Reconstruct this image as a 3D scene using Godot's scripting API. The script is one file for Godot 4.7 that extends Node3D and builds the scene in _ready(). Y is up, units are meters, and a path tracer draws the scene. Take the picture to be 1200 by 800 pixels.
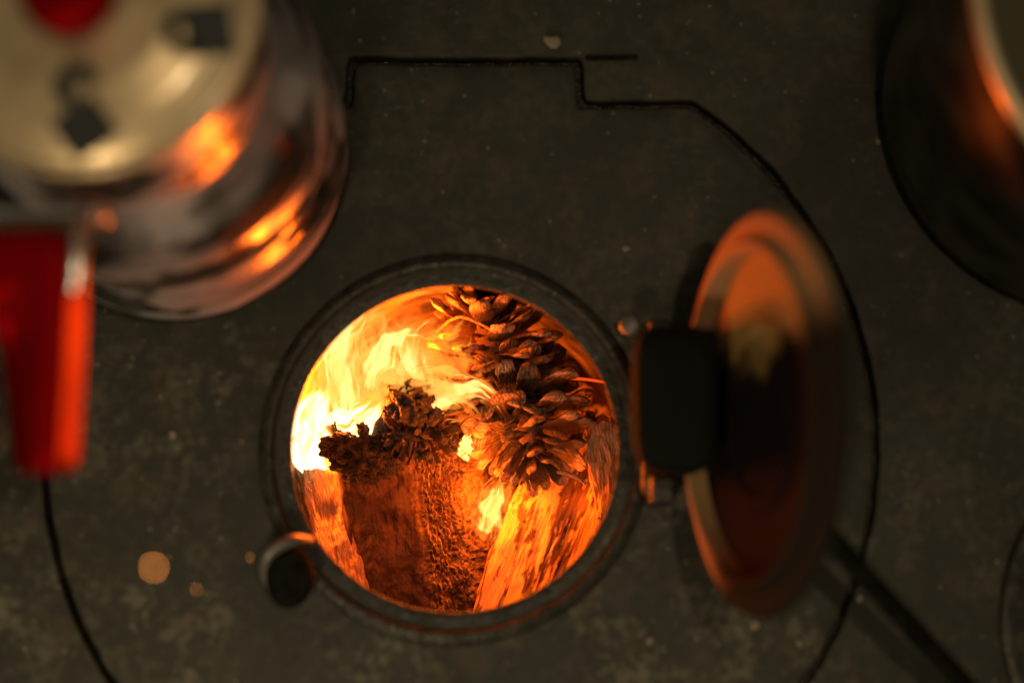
extends Node3D
# A wood stove seen from above at night: open fire hole with burning logs and pine cones, a kettle, a pot. Metres, y up.

const HOLE := Vector3(-0.020, 0.0, 0.037)      # centre of the fire hole
const DISC := Vector3(-0.018, 0.0, 0.033)      # centre of the round inset plate
var M := {}
var rng := RandomNumberGenerator.new()
var taken := {}

func _ready() -> void:
	rng.seed = 7
	# ---------- camera
	var cam := Camera3D.new()
	cam.name = "camera"
	add_child(cam)
	cam.fov = 26.99
	cam.near = 0.02
	cam.far = 20.0
	cam.look_at_from_position(Vector3(0, 0.4951, 0.0696), Vector3.ZERO, Vector3(0, 0, -1))
	var lens := CameraAttributesPhysical.new()
	lens.frustum_focal_length = 50.0
	lens.frustum_focus_distance = 0.552
	lens.frustum_near = 0.02
	lens.frustum_far = 20.0
	lens.exposure_aperture = 2.7
	cam.attributes = lens
	# ---------- night sky and exposure
	var env := Environment.new()
	env.background_mode = Environment.BG_SKY
	var sky := Sky.new()
	var sm := ProceduralSkyMaterial.new()
	sm.sky_top_color = Color(0.50, 0.46, 0.36)
	sm.sky_horizon_color = Color(0.27, 0.29, 0.27)
	sm.ground_bottom_color = Color(0.05, 0.05, 0.04)
	sm.ground_horizon_color = Color(0.16, 0.15, 0.12)
	sky.sky_material = sm
	env.sky = sky
	env.background_energy_multiplier = 0.40
	env.tonemap_mode = Environment.TONE_MAPPER_LINEAR
	env.tonemap_exposure = 1.0
	env.sdfgi_enabled = true
	env.ssao_enabled = true
	env.ssil_enabled = true
	var we := WorldEnvironment.new()
	we.name = "surroundings"
	we.environment = env
	add_child(we)
	# ---------- camp light overhead, out of view; an added fill lamp before the front edge
	lamp("unseen_light", Vector3(0.110, 0.66, 0.03), Color(1.0, 0.91, 0.74), 0.056, 0.012)
	lamp("unseen_light", Vector3(-0.14, 0.28, 0.30), Color(1.0, 0.90, 0.72), 0.048, 0.04)  # added lamp with no visible source; brightens the plate at front left
	# ---------- the fire's own light, then two added fills
	var glow := Color(1.0, 0.415, 0.075)
	lamp("fire_and_fill_light", Vector3(-0.069, -0.062, 0.020), glow, 0.095, 0.011)
	lamp("fire_and_fill_light", Vector3(-0.030, -0.038, -0.006), glow, 0.016, 0.010)
	lamp("fire_and_fill_light", Vector3(-0.009, -0.072, 0.051), glow, 0.011, 0.010)
	lamp("fire_and_fill_light", Vector3(-0.072, -0.066, 0.056), glow, 0.012, 0.010)
	lamp("fire_and_fill_light", Vector3(-0.019, -0.037, 0.044), glow, 0.0056, 0.010)  # added fill above the logs for cones and log faces
	lamp("fire_and_fill_light", Vector3(0.026, -0.060, 0.052), glow, 0.0011, 0.010)  # added fill at the right, no flame stands here

	materials()
	setting()
	stove()
	kettle()
	pot()
	fuel()
	flames()
	sparks()

# =============================================================== helpers
func numbered(called: String) -> String:
	taken[called] = taken.get(called, -1) + 1
	return called if taken[called] == 0 else "%s_%03d" % [called, taken[called]]

func lamp(called: String, at: Vector3, c: Color, e: float, size: float) -> void:
	var l := OmniLight3D.new()
	l.name = numbered(called)
	l.light_color = c
	l.light_energy = e
	l.light_size = size
	l.omni_range = 3.0
	l.omni_attenuation = 2.0
	l.shadow_enabled = true
	l.position = at
	add_child(l)

func tag(o: Node3D, label: String, category: String, group := "") -> Node3D:
	o.set_meta("label", label)
	o.set_meta("category", category)
	if group:
		o.set_meta("group", group)
	return o

func thing(called: String, label: String, category: String, at := Vector3.ZERO, group := "") -> Node3D:
	var o := Node3D.new()
	o.name = numbered(called)
	add_child(o)
	o.position = at
	tag(o, label, category, group)
	return o

func part(called: String, mesh: Mesh, mat: Material, parent: Node, at := Vector3.ZERO) -> MeshInstance3D:
	var o := MeshInstance3D.new()
	o.name = called if parent != self else numbered(called)
	o.mesh = mesh
	o.material_override = mat
	o.position = at
	parent.add_child(o, true)
	return o

# a sheet of nu x nv cells from fn(u, v); closed: the last column meets the first
func sheet(nu: int, nv: int, closed: bool, fn: Callable, flip := false, tint = null) -> ArrayMesh:
	var n := (nu + 1) * (nv + 1)
	var p := PackedVector3Array()
	var uv := PackedVector2Array()
	var col := PackedColorArray()
	p.resize(n); uv.resize(n)
	if tint != null:
		col.resize(n)
	for j in nv + 1:
		for i in nu + 1:
			var k := j * (nu + 1) + i
			var u := float(i) / nu
			var v := float(j) / nv
			p[k] = p[k - nu] if closed and i == nu else fn.call(u, v)
			uv[k] = Vector2(u, v)
			if tint != null:
				col[k] = tint.call(u, v, p[k])
	return made(p, uv, col, nu, nv, closed, flip)

func made(p: PackedVector3Array, uv: PackedVector2Array, col: PackedColorArray, nu: int, nv: int, closed: bool, flip: bool) -> ArrayMesh:
	var idx := PackedInt32Array()
	var nr := PackedVector3Array()
	nr.resize(p.size())
	for j in nv:
		for i in nu:
			var a := j * (nu + 1) + i
			var b := a + 1
			var c := a + nu + 1
			var d := c + 1
			for t in ([[a, b, d], [a, d, c]] if flip else [[a, d, b], [a, c, d]]):
				idx.append(t[0]); idx.append(t[1]); idx.append(t[2])
				var f := (p[t[2]] - p[t[0]]).cross(p[t[1]] - p[t[0]])
				nr[t[0]] += f; nr[t[1]] += f; nr[t[2]] += f
	if closed:
		for j in nv + 1:
			var a := j * (nu + 1)
			var s := nr[a] + nr[a + nu]
			nr[a] = s; nr[a + nu] = s
	for k in nr.size():
		nr[k] = nr[k].normalized() if nr[k].length_squared() > 0.0 else Vector3.UP
	var arr := []
	arr.resize(Mesh.ARRAY_MAX)
	arr[Mesh.ARRAY_VERTEX] = p
	arr[Mesh.ARRAY_NORMAL] = nr
	arr[Mesh.ARRAY_TEX_UV] = uv
	if col.size():
		arr[Mesh.ARRAY_COLOR] = col
	arr[Mesh.ARRAY_INDEX] = idx
	var m := ArrayMesh.new()
	m.add_surface_from_arrays(Mesh.PRIMITIVE_TRIANGLES, arr)
	return m

# turned shape: profile of (radius, height), corners softened by the caller's points; each span gets its own rows
func lathe(profile: PackedVector2Array, seg := 128, wob := 0.0, lean := Vector2.ZERO, tint = null) -> ArrayMesh:
	var pts := smooth2(profile)
	var fn := func(u, v):
		var k: float = v * (pts.size() - 1)
		var i := mini(int(round(k)), pts.size() - 1)
		var q: Vector2 = pts[i]
		var a: float = u * TAU
		var r: float = q.x * (1.0 + wob * sin(a * 3.0 + q.y * 60.0))
		return Vector3(r * cos(a) + lean.x * q.y, q.y, r * sin(a) + lean.y * q.y)
	return sheet(seg, pts.size() - 1, true, fn, false, tint)

# rounds every corner of a profile a little
func smooth2(p: PackedVector2Array) -> PackedVector2Array:
	var out := PackedVector2Array()
	for i in p.size():
		if i == 0 or i == p.size() - 1:
			out.append(p[i])
			continue
		var a := p[i - 1]
		var b := p[i]
		var c := p[i + 1]
		var r := minf(0.0012, 0.33 * minf(a.distance_to(b), b.distance_to(c)))
		var s := b + (a - b).normalized() * r
		var e := b + (c - b).normalized() * r
		for k in 4:
			var t := k / 3.0
			out.append(s * (1 - t) * (1 - t) + b * 2 * t * (1 - t) + e * t * t)
	return out

func spline(pts: Array, v: float):
	var n := pts.size() - 1
	var k: float = clampf(v * n, 0.0, n - 0.0001)
	var i := int(k)
	var t: float = k - i
	var a = pts[maxi(i - 1, 0)]
	var b = pts[i]
	var c = pts[i + 1]
	var d = pts[mini(i + 2, n)]
	return (b * 2.0 + (c - a) * t + (a * 2.0 - b * 5.0 + c * 4.0 - d) * t * t + (b * 3.0 - a - c * 3.0 + d) * t * t * t) * 0.5

func tube(pts: Array, radii: Array, seg := 20, rows := 40) -> ArrayMesh:
	var fn := func(u, v):
		var q: Vector3 = spline(pts, v)
		var d: Vector3 = (spline(pts, minf(v + 0.01, 1.0)) - spline(pts, maxf(v - 0.01, 0.0))).normalized()
		var s := d.cross(Vector3(0.13, 0.95, 0.28)).normalized()
		var w := s.cross(d)
		var r: float = spline(radii, v)
		var cap := minf(v, 1.0 - v) * rows
		if cap < 1.0:
			r *= sqrt(maxf(0.0, 1.0 - pow(1.0 - cap, 2.0)))
		return q + (s * cos(u * TAU) + w * sin(u * TAU)) * r
	return sheet(seg, rows, true, fn)

# a box with rounded edges, as a superellipsoid-like closed grid
func soft_box(size: Vector3, e := 0.18, nu := 40, nv := 24, warp = null) -> ArrayMesh:
	var fn := func(u, v):
		var a: float = u * TAU
		var b: float = (v - 0.5) * PI
		var q := Vector3(pw(cos(b), e) * pw(cos(a), e), pw(sin(b), e), pw(cos(b), e) * pw(sin(a), e)) * size * 0.5
		return warp.call(q) if warp != null else q
	return sheet(nu, nv, true, fn)

func pw(x: float, e: float) -> float:
	return signf(x) * pow(absf(x), e)

func noise(sd: int, freq: float, kind := FastNoiseLite.TYPE_SIMPLEX_SMOOTH, oct := 4) -> FastNoiseLite:
	var n := FastNoiseLite.new()
	n.seed = sd
	n.noise_type = kind
	n.frequency = freq
	n.fractal_octaves = oct
	return n

func noise_tex(sd: int, freq: float, lo: Color, hi: Color, oct := 4, a := 0.3, b := 0.7, size := 512) -> NoiseTexture2D:
	var t := NoiseTexture2D.new()
	t.width = size
	t.height = size
	t.seamless = true
	t.noise = noise(sd, freq, FastNoiseLite.TYPE_SIMPLEX_SMOOTH, oct)
	var g := Gradient.new()
	g.offsets = PackedFloat32Array([a, b])
	g.colors = PackedColorArray([lo, hi])
	t.color_ramp = g
	return t

func stops_tex(at: Array, colors: Array) -> NoiseTexture2D:
	var t := noise_tex(10, 0.010, Color.BLACK, Color.WHITE, 4)
	t.color_ramp.offsets = PackedFloat32Array(at)
	t.color_ramp.colors = PackedColorArray(colors)
	return t

func std(c: Color, rough: float, metal := 0.0) -> StandardMaterial3D:
	var m := StandardMaterial3D.new()
	m.albedo_color = c.linear_to_srgb()
	m.roughness = rough
	m.metallic = metal
	return m

func tri(m: StandardMaterial3D, s: Vector3) -> StandardMaterial3D:
	m.uv1_triplanar = true
	m.uv1_scale = s
	return m

func grey(x: float) -> Color:
	return Color(x, x, x)

# =============================================================== materials
func materials() -> void:
	plate_texture()
	var m: StandardMaterial3D
	# cast iron of the rim and hinge
	m = std(grey(1), 0.6, 0.2)
	m.albedo_texture = noise_tex(3, 0.02, Color(0.15, 0.14, 0.115), Color(0.24, 0.22, 0.185), 5)
	m.roughness_texture = noise_tex(4, 0.03, grey(0.5), grey(0.95))
	m.heightmap_enabled = true
	m.heightmap_texture = noise_tex(5, 0.06, grey(0), grey(1), 4)
	m.heightmap_scale = 0.03
	M.iron = tri(m, Vector3(14, 14, 14))
	m = std(grey(1), 0.9, 0.0)
	m.albedo_texture = noise_tex(33, 0.02, Color(0.07, 0.07, 0.06), Color(0.13, 0.12, 0.10), 5)
	m.metallic_specular = 0.12
	M.black = tri(m, Vector3(14, 14, 14))
	M.soot = std(Color(0.009, 0.010, 0.008), 0.9)
	M.soot.metallic_specular = 0.15
	# inside of the lid: heat-discoloured steel, then one with painted light and shade
	m = std(grey(1), 0.62, 0.15)
	m.albedo_texture = noise_tex(6, 0.012, Color(0.16, 0.135, 0.11), Color(0.29, 0.25, 0.21), 4)
	m.roughness_texture = noise_tex(7, 0.02, grey(0.7), grey(1.0))
	M.lid = tri(m, Vector3(9, 9, 9))
	m = std(grey(1), 0.6, 0.0)
	m.vertex_color_use_as_albedo = true
	m.metallic_specular = 0.03
	M.shade_tinted = m  # vertex colour carries painted firelight and shade for the lid
	# firebox lining, sooted steel
	m = std(grey(1), 0.6, 0.35)
	m.albedo_texture = noise_tex(8, 0.012, Color(0.20, 0.17, 0.14), Color(0.52, 0.45, 0.38), 5)
	M.lining = tri(m, Vector3(7, 7, 7))
	# kettle steel
	m = std(Color(0.50, 0.47, 0.45), 0.32, 1.0)
	m.roughness_texture = stops_tex([0.30, 0.46, 0.52, 0.66], [grey(1.0), grey(0.30), grey(0.32), grey(1.0)])
	m.metallic_texture = stops_tex([0.30, 0.46, 0.52, 0.66], [grey(0.1), grey(1.0), grey(1.0), grey(0.2)])
	m.albedo_texture = stops_tex([0.30, 0.46, 0.52, 0.66], [Color(0.12, 0.12, 0.11), Color(0.55, 0.54, 0.54), Color(0.60, 0.58, 0.58), Color(1.0, 0.97, 0.99)])
	m.anisotropy_enabled = true
	m.anisotropy = 0.8
	M.steel = tri(m, Vector3(3.0, 5.5, 3.0))
	m = std(Color(0.90, 0.68, 0.43), 0.44, 0.74)
	m.albedo_texture = noise_tex(12, 0.008, Color(0.84, 0.83, 0.80), Color(0.98, 0.98, 0.98), 5)
	m.clearcoat_enabled = true
	m.clearcoat = 0.8
	m.clearcoat_roughness = 0.12
	m.roughness_texture = noise_tex(13, 0.05, grey(0.8), grey(1.0))
	M.lid_steel = tri(m, Vector3(9, 9, 9))
	m = std(Color(0.40, 0.35, 0.29), 0.30, 1.0)
	m.albedo_texture = noise_tex(14, 0.01, Color(0.6, 0.58, 0.56), Color(0.95, 0.95, 0.95), 4)
	M.pot_steel = tri(m, Vector3(7, 7, 7))
	m = std(Color(0.24, 0.002, 0.003), 0.48, 0.5)
	m.metallic_specular = 0.0
	M.red = m
	M.ink = std(Color(0.012, 0.014, 0.012), 0.6)
	M.wire = std(Color(0.75, 0.74, 0.72), 0.26, 1.0)
	M.worn = std(Color(0.16, 0.15, 0.13), 0.5, 0.6)
	# wood, grain along the local y axis
	M.wood = wood(20, Color(0.36, 0.195, 0.095), Color(0.58, 0.34, 0.175), 0.035, Vector3(60, 5, 60))
	M.burnt_wood = wood(21, Color(0.060, 0.030, 0.015), Color(0.125, 0.064, 0.032), 0.03, Vector3(34, 20, 34))
	M.bark = wood(22, Color(0.24, 0.13, 0.065), Color(0.48, 0.29, 0.16), 0.08, Vector3(50, 10, 50))
	# cone scales: woody, tinted by vertex colour
	m = std(grey(1), 0.62)
	m.vertex_color_use_as_albedo = true
	m.albedo_texture = noise_tex(24, 0.02, Color(0.40, 0.36, 0.33), Color(1, 1, 1), 5)
	m.heightmap_enabled = true
	m.heightmap_texture = noise_tex(25, 0.03, grey(0), grey(1), 5)
	m.heightmap_scale = 0.06
	M.scale = tri(m, Vector3(2.6, 0.7, 2.6))
	m = std(Color(0.018, 0.013, 0.010), 0.8)
	m.heightmap_enabled = true
	m.heightmap_texture = noise_tex(26, 0.05, grey(0), grey(1), 4)
	m.heightmap_scale = 0.06
	M.char = tri(m, Vector3(40, 40, 40))
	# glowing coals
	m = std(Color(0.02, 0.015, 0.012), 0.9)
	m.emission_enabled = true
	m.emission_texture = noise_tex(27, 0.03, Color(0, 0, 0), Color(1.0, 0.34, 0.05), 4, 0.42, 0.75)
	m.emission_operator = BaseMaterial3D.EMISSION_OP_MULTIPLY
	m.emission = Color.WHITE
	m.emission_energy_multiplier = 1.6
	M.coal = tri(m, Vector3(30, 30, 30))
	m = std(Color(0.02, 0.01, 0.01), 0.9)
	m.emission_enabled = true
	m.emission = Color(1.0, 0.28, 0.05)
	m.emission_energy_multiplier = 1.2
	M.hot_twig = m
	m = std(Color(0.0, 0.0, 0.0), 0.9)
	m.emission_enabled = true
	m.emission = Color(1.0, 0.60, 0.26)
	m.emission_energy_multiplier = 17.0
	M.spark = m
	m = std(Color(0.16, 0.13, 0.09), 0.95)
	M.soil = m
	M.ash = std(Color(0.26, 0.21, 0.15), 0.95)

func wood(sd: int, lo: Color, hi: Color, deep: float, grain: Vector3) -> StandardMaterial3D:
	var m := std(grey(1), 0.8)
	m.vertex_color_use_as_albedo = true
	m.albedo_texture = noise_tex(sd, 0.03, lo.linear_to_srgb(), hi.linear_to_srgb(), 5, 0.22, 0.78)
	m.heightmap_enabled = true
	m.heightmap_texture = noise_tex(sd + 60, 0.035, grey(0), grey(1), 5, 0.2, 0.8)
	m.heightmap_scale = deep
	return tri(m, grain)

# worn top plate: dark blued steel with dust, ash smudges and bare specks; UV covers 0.5 m
func plate_texture() -> void:
	var s := 1024
	var img := Image.create(s, s, false, Image.FORMAT_RGB8)
	var rgh := Image.create(s, s, false, Image.FORMAT_RGB8)
	var a := noise(41, 0.006)
	var b := noise(42, 0.022)
	var c := noise(43, 0.09, FastNoiseLite.TYPE_SIMPLEX_SMOOTH, 3)
	var d := noise(44, 0.05, FastNoiseLite.TYPE_CELLULAR, 1)
	b.fractal_gain = 0.62
	for y in s:
		for x in s:
			var big := a.get_noise_2d(x, y) * 0.5 + 0.5
			var mid := b.get_noise_2d(x, y) * 0.5 + 0.5
			var fine := c.get_noise_2d(x, y) * 0.5 + 0.5
			var k := 0.020 + 0.015 * big + 0.026 * (mid - 0.5) + 0.012 * (fine - 0.5)
			var dust := smoothstep(0.47, 0.80, mid * 0.66 + fine * 0.40) * smoothstep(0.30, 0.66, big)
			var spot := smoothstep(-0.93, -0.985, d.get_noise_2d(x, y)) * smoothstep(0.5, 0.7, fine)
			var rust := smoothstep(0.5, 0.8, b.get_noise_2d(x + 900, y + 300) * 0.5 + 0.5)
			var scr := smoothstep(0.965, 0.99, 1.0 - absf(c.get_noise_2d(x * 0.16 + y * 0.05, y * 1.3)) * 1.2) * smoothstep(0.1, 0.4, a.get_noise_2d(x + 77, y + 40))
			k += 0.03 * scr
			var px := (float(x) / s - 0.37) * 0.5
			var pz := (fposmod(float(y) / s + 0.2, 1.0) - 0.41) * 0.5
			dust *= 0.18 + 0.95 * smoothstep(-0.06, 0.08, pz + 0.4 * a.get_noise_2d(x + 500, y) * 0.1) * (1.0 - 0.6 * smoothstep(0.08, 0.16, px))
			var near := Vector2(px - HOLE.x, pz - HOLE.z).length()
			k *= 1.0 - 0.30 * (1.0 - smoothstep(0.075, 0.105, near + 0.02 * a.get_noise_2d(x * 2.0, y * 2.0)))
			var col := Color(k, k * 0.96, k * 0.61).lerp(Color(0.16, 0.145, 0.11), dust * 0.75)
			col = col.lerp(Color(0.085, 0.055, 0.035), rust * 0.4).lerp(Color(0.3, 0.26, 0.2), spot)
			img.set_pixel(x, y, col.linear_to_srgb())
			rgh.set_pixel(x, y, grey(clampf(0.50 + 0.30 * mid + 0.3 * dust, 0, 1)))
	var m := std(grey(1), 1.0, 0.0)
	m.albedo_texture = ImageTexture.create_from_image(img)
	m.roughness_texture = ImageTexture.create_from_image(rgh)
	m.heightmap_enabled = true
	m.heightmap_texture = m.roughness_texture
	m.heightmap_scale = 0.04
	M.plate = m

# =============================================================== setting
func setting() -> void:
	var pm := PlaneMesh.new()
	pm.size = Vector2(6, 6)
	pm.subdivide_width = 8
	pm.subdivide_depth = 8
	var g := part("ground", pm, M.soil, self, Vector3(0, -0.46, 0))
	g.set_meta("kind", "structure")
	g.set_meta("label", "bare dark ground under the stove")

# =============================================================== stove
# distance from DISC to the outline of the inset plate along (dx, dz), grown by g
func inset_edge(dx: float, dz: float, g: float) -> float:
	var sum := 0.0
	for k in 5:
		var d := Vector2(dx, dz).rotated((k - 2) * 0.006)
		sum += raw_edge(d.x, d.y, g)
	return sum / 5.0 + 0.00022 * sin(atan2(dz, dx) * 31.0) * sin(atan2(dz, dx) * 17.0)

func raw_edge(dx: float, dz: float, g: float) -> float:
	var r := 0.144 + g
	if dz < -0.001:
		var flat := (-0.085 - g - DISC.z) / dz
		var t := minf(r, flat)
		var top := (-0.101 - g - DISC.z) / dz
		var x_top := DISC.x + dx * top
		var x_flat := DISC.x + dx * flat
		if x_top > -0.057 - g and x_top < 0.0230 + g:
			t = top
		elif x_flat > -0.057 - g and x_flat < 0.0230 + g:
			t = ((0.0230 + g if dx > 0 else -0.057 - g) - DISC.x) / dx
		return t
	return r

func hole_edge(dx: float, dz: float, r: float) -> float:
	var o := Vector2(DISC.x - HOLE.x, DISC.z - HOLE.z)
	var d := Vector2(dx, dz)
	var b := o.dot(d)
	return -b + sqrt(b * b - o.length_squared() + r * r)

func slab(inner: Callable, outer: Callable, rise: float) -> ArrayMesh:
	# rows: inner wall, inner chamfer, top, outer chamfer, outer wall
	var rows := [[0.0, -0.007, 0.0], [0.0, -0.0007, 0.0], [0.0, 0.0, 0.0007]]
	for k in 11:
		rows.append([(k + 1) / 12.0, 0.0, 0.0])
	rows.append_array([[1.0, 0.0, -0.0012], [1.0, -0.0012, 0.0], [1.0, -0.007, 0.0]])
	var nu := 1440
	var nv := rows.size() - 1
	var p := PackedVector3Array()
	var uv := PackedVector2Array()
	for j in nv + 1:
		for i in nu + 1:
			var a := TAU * (i % nu) / nu
			var dx := cos(a)
			var dz := sin(a)
			var q = rows[j]
			var r: float = lerpf(inner.call(dx, dz), outer.call(dx, dz), q[0]) + q[2]
			var v := Vector3(DISC.x + dx * r, rise + q[1], DISC.z + dz * r)
			p.append(v)
			uv.append(Vector2(v.x, v.z) * 2.0 + Vector2(0.37, 0.21))
	return made(p, uv, PackedColorArray(), nu, nv, true, false)

func stove() -> void:
	var t := thing("wood_stove", "black steel camp wood stove with an open round fire hole in its worn flat top", "stove", Vector3.ZERO)
	var box := func(dx, dz):
		var tx: float = 9.0 if absf(dx) < 1e-6 else ((0.34 if dx > 0 else -0.34) - DISC.x) / dx
		var tz: float = 9.0 if absf(dz) < 1e-6 else ((0.30 if dz > 0 else -0.27) - DISC.z) / dz
		return minf(tx, tz)
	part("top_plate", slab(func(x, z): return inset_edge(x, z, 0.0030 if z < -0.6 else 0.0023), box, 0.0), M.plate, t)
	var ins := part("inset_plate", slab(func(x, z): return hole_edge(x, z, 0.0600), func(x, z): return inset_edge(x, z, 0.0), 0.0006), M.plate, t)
	ins.set_meta("label", "large round inset plate with a square tab, set in a dark gap")
	# a ledge under the gap
	part("support_ledge", slab(func(x, z): return inset_edge(x, z, -0.012), func(x, z): return inset_edge(x, z, 0.014), -0.0074), M.iron, t)
	# short slot beside the tab
	var slot := part("slot", soft_box(Vector3(0.019, 0.0012, 0.0018)), M.black, t, Vector3(0.036, 0.0001, -0.1035))
	slot.rotation.y = 0.02
	# raised rim round the hole, with a groove in it
	var rim := part("hole_rim", lathe(PackedVector2Array([Vector2(0.0595, -0.012), Vector2(0.0567, -0.0007), Vector2(0.0571, -0.0002), Vector2(0.0590, 0.0004), Vector2(0.0626, 0.0005), Vector2(0.0634, 0.0022), Vector2(0.0646, 0.0028), Vector2(0.0660, 0.0023), Vector2(0.0682, 0.0010), Vector2(0.0690, -0.001)]), 192, 0.0025), M.iron, t, HOLE)
	rim.set_meta("label", "raised cast iron rim with a groove, lit by the fire")
	part("firebox_lining", lathe(PackedVector2Array([Vector2(0.0595, -0.0095), Vector2(0.066, -0.0098), Vector2(0.0664, -0.06), Vector2(0.0664, -0.128), Vector2(0.0, -0.130)]), 128, 0.004), M.lining, t, HOLE)
	# latch stub at the lower left of the rim
	var latch := part("latch_stub", lathe(PackedVector2Array([Vector2(0.0062, 0.0), Vector2(0.0060, 0.006), Vector2(0.0088, 0.0075), Vector2(0.0092, 0.0115), Vector2(0.0070, 0.0145), Vector2(0.0, 0.0155)]), 48), M.black, t, Vector3(-0.0745, 0.001, 0.0815))
	latch.scale = Vector3(0.88, 1, 1.12)
	var br := part("latch_bracket", tube([Vector3(-0.0050, 0.001, 0.006), Vector3(-0.0090, 0.006, -0.001), Vector3(-0.0065, 0.012, -0.0085), Vector3(0.001, 0.010, -0.012), Vector3(0.006, 0.003, -0.012)], [0.0018, 0.0026, 0.0026, 0.0022, 0.0016], 16, 30), M.worn, t, Vector3(-0.0745, 0.001, 0.0815))
	br.set_meta("label", "bright worn edge of the latch")
	hinge_and_lid(t)
	# second cooking cover at the lower right
	var cov := part("cooking_cover", lathe(PackedVector2Array([Vector2(0.062, -0.003), Vector2(0.062, 0.0045), Vector2(0.060, 0.0055), Vector2(0.050, 0.0055), Vector2(0.048, 0.0035), Vector2(0.0, 0.0035)]), 96), M.iron, t, Vector3(0.2285, -0.0012, 0.098))
	cov.set_meta("label", "round black cover cut by the right edge of the picture")
	# body below the plate
	for k in 4:
		var bm := BoxMesh.new()
		var long := k < 2
		bm.size = Vector3(0.66, 0.33, 0.004) if long else Vector3(0.004, 0.33, 0.56)
		var sgn := -1.0 if k % 2 else 1.0
		part("body_wall", bm, M.black, t, Vector3(0, -0.173, 0.015 + sgn * 0.278) if long else Vector3(sgn * 0.328, -0.173, 0.015))
	var bb := BoxMesh.new()
	bb.size = Vector3(0.66, 0.004, 0.56)
	part("body_floor", bb, M.black, t, Vector3(0, -0.342, 0.015))
	for x in [-0.29, 0.29]:
		for z in [-0.22, 0.25]:
			part("leg", tube([Vector3(0, -0.344, 0), Vector3(0, -0.40, 0), Vector3(0, -0.46, 0)], [0.012, 0.011, 0.010], 16, 8), M.black, t, Vector3(x, 0, z))
	# crumbs and ash flecks lying on the plate
	var crumb := soft_box(Vector3(0.0062, 0.002, 0.0046), 0.8, 14, 8, func(q): return q + Vector3(sin(q.z * 900.0), 0, cos(q.x * 1100.0)) * 0.0005)
	part("ash_fleck", crumb, M.ash, t, Vector3(0.0145, 0.0015, -0.1090))
	for q in [[0.0405, -0.0330, 0.4], [0.098, 0.104, 0.4], [0.047, 0.103, 0.45], [0.083, 0.098, 0.6], [0.119, 0.089, 0.4], [-0.118, 0.033, 0.5], [0.131, -0.072, 0.35]]:
		var c := part("ash_fleck", crumb, M.ash, t, Vector3(q[0], 0.0012, q[1]))
		c.scale = Vector3.ONE * q[2]
		c.rotation.y = q[0] * 90.0

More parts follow.
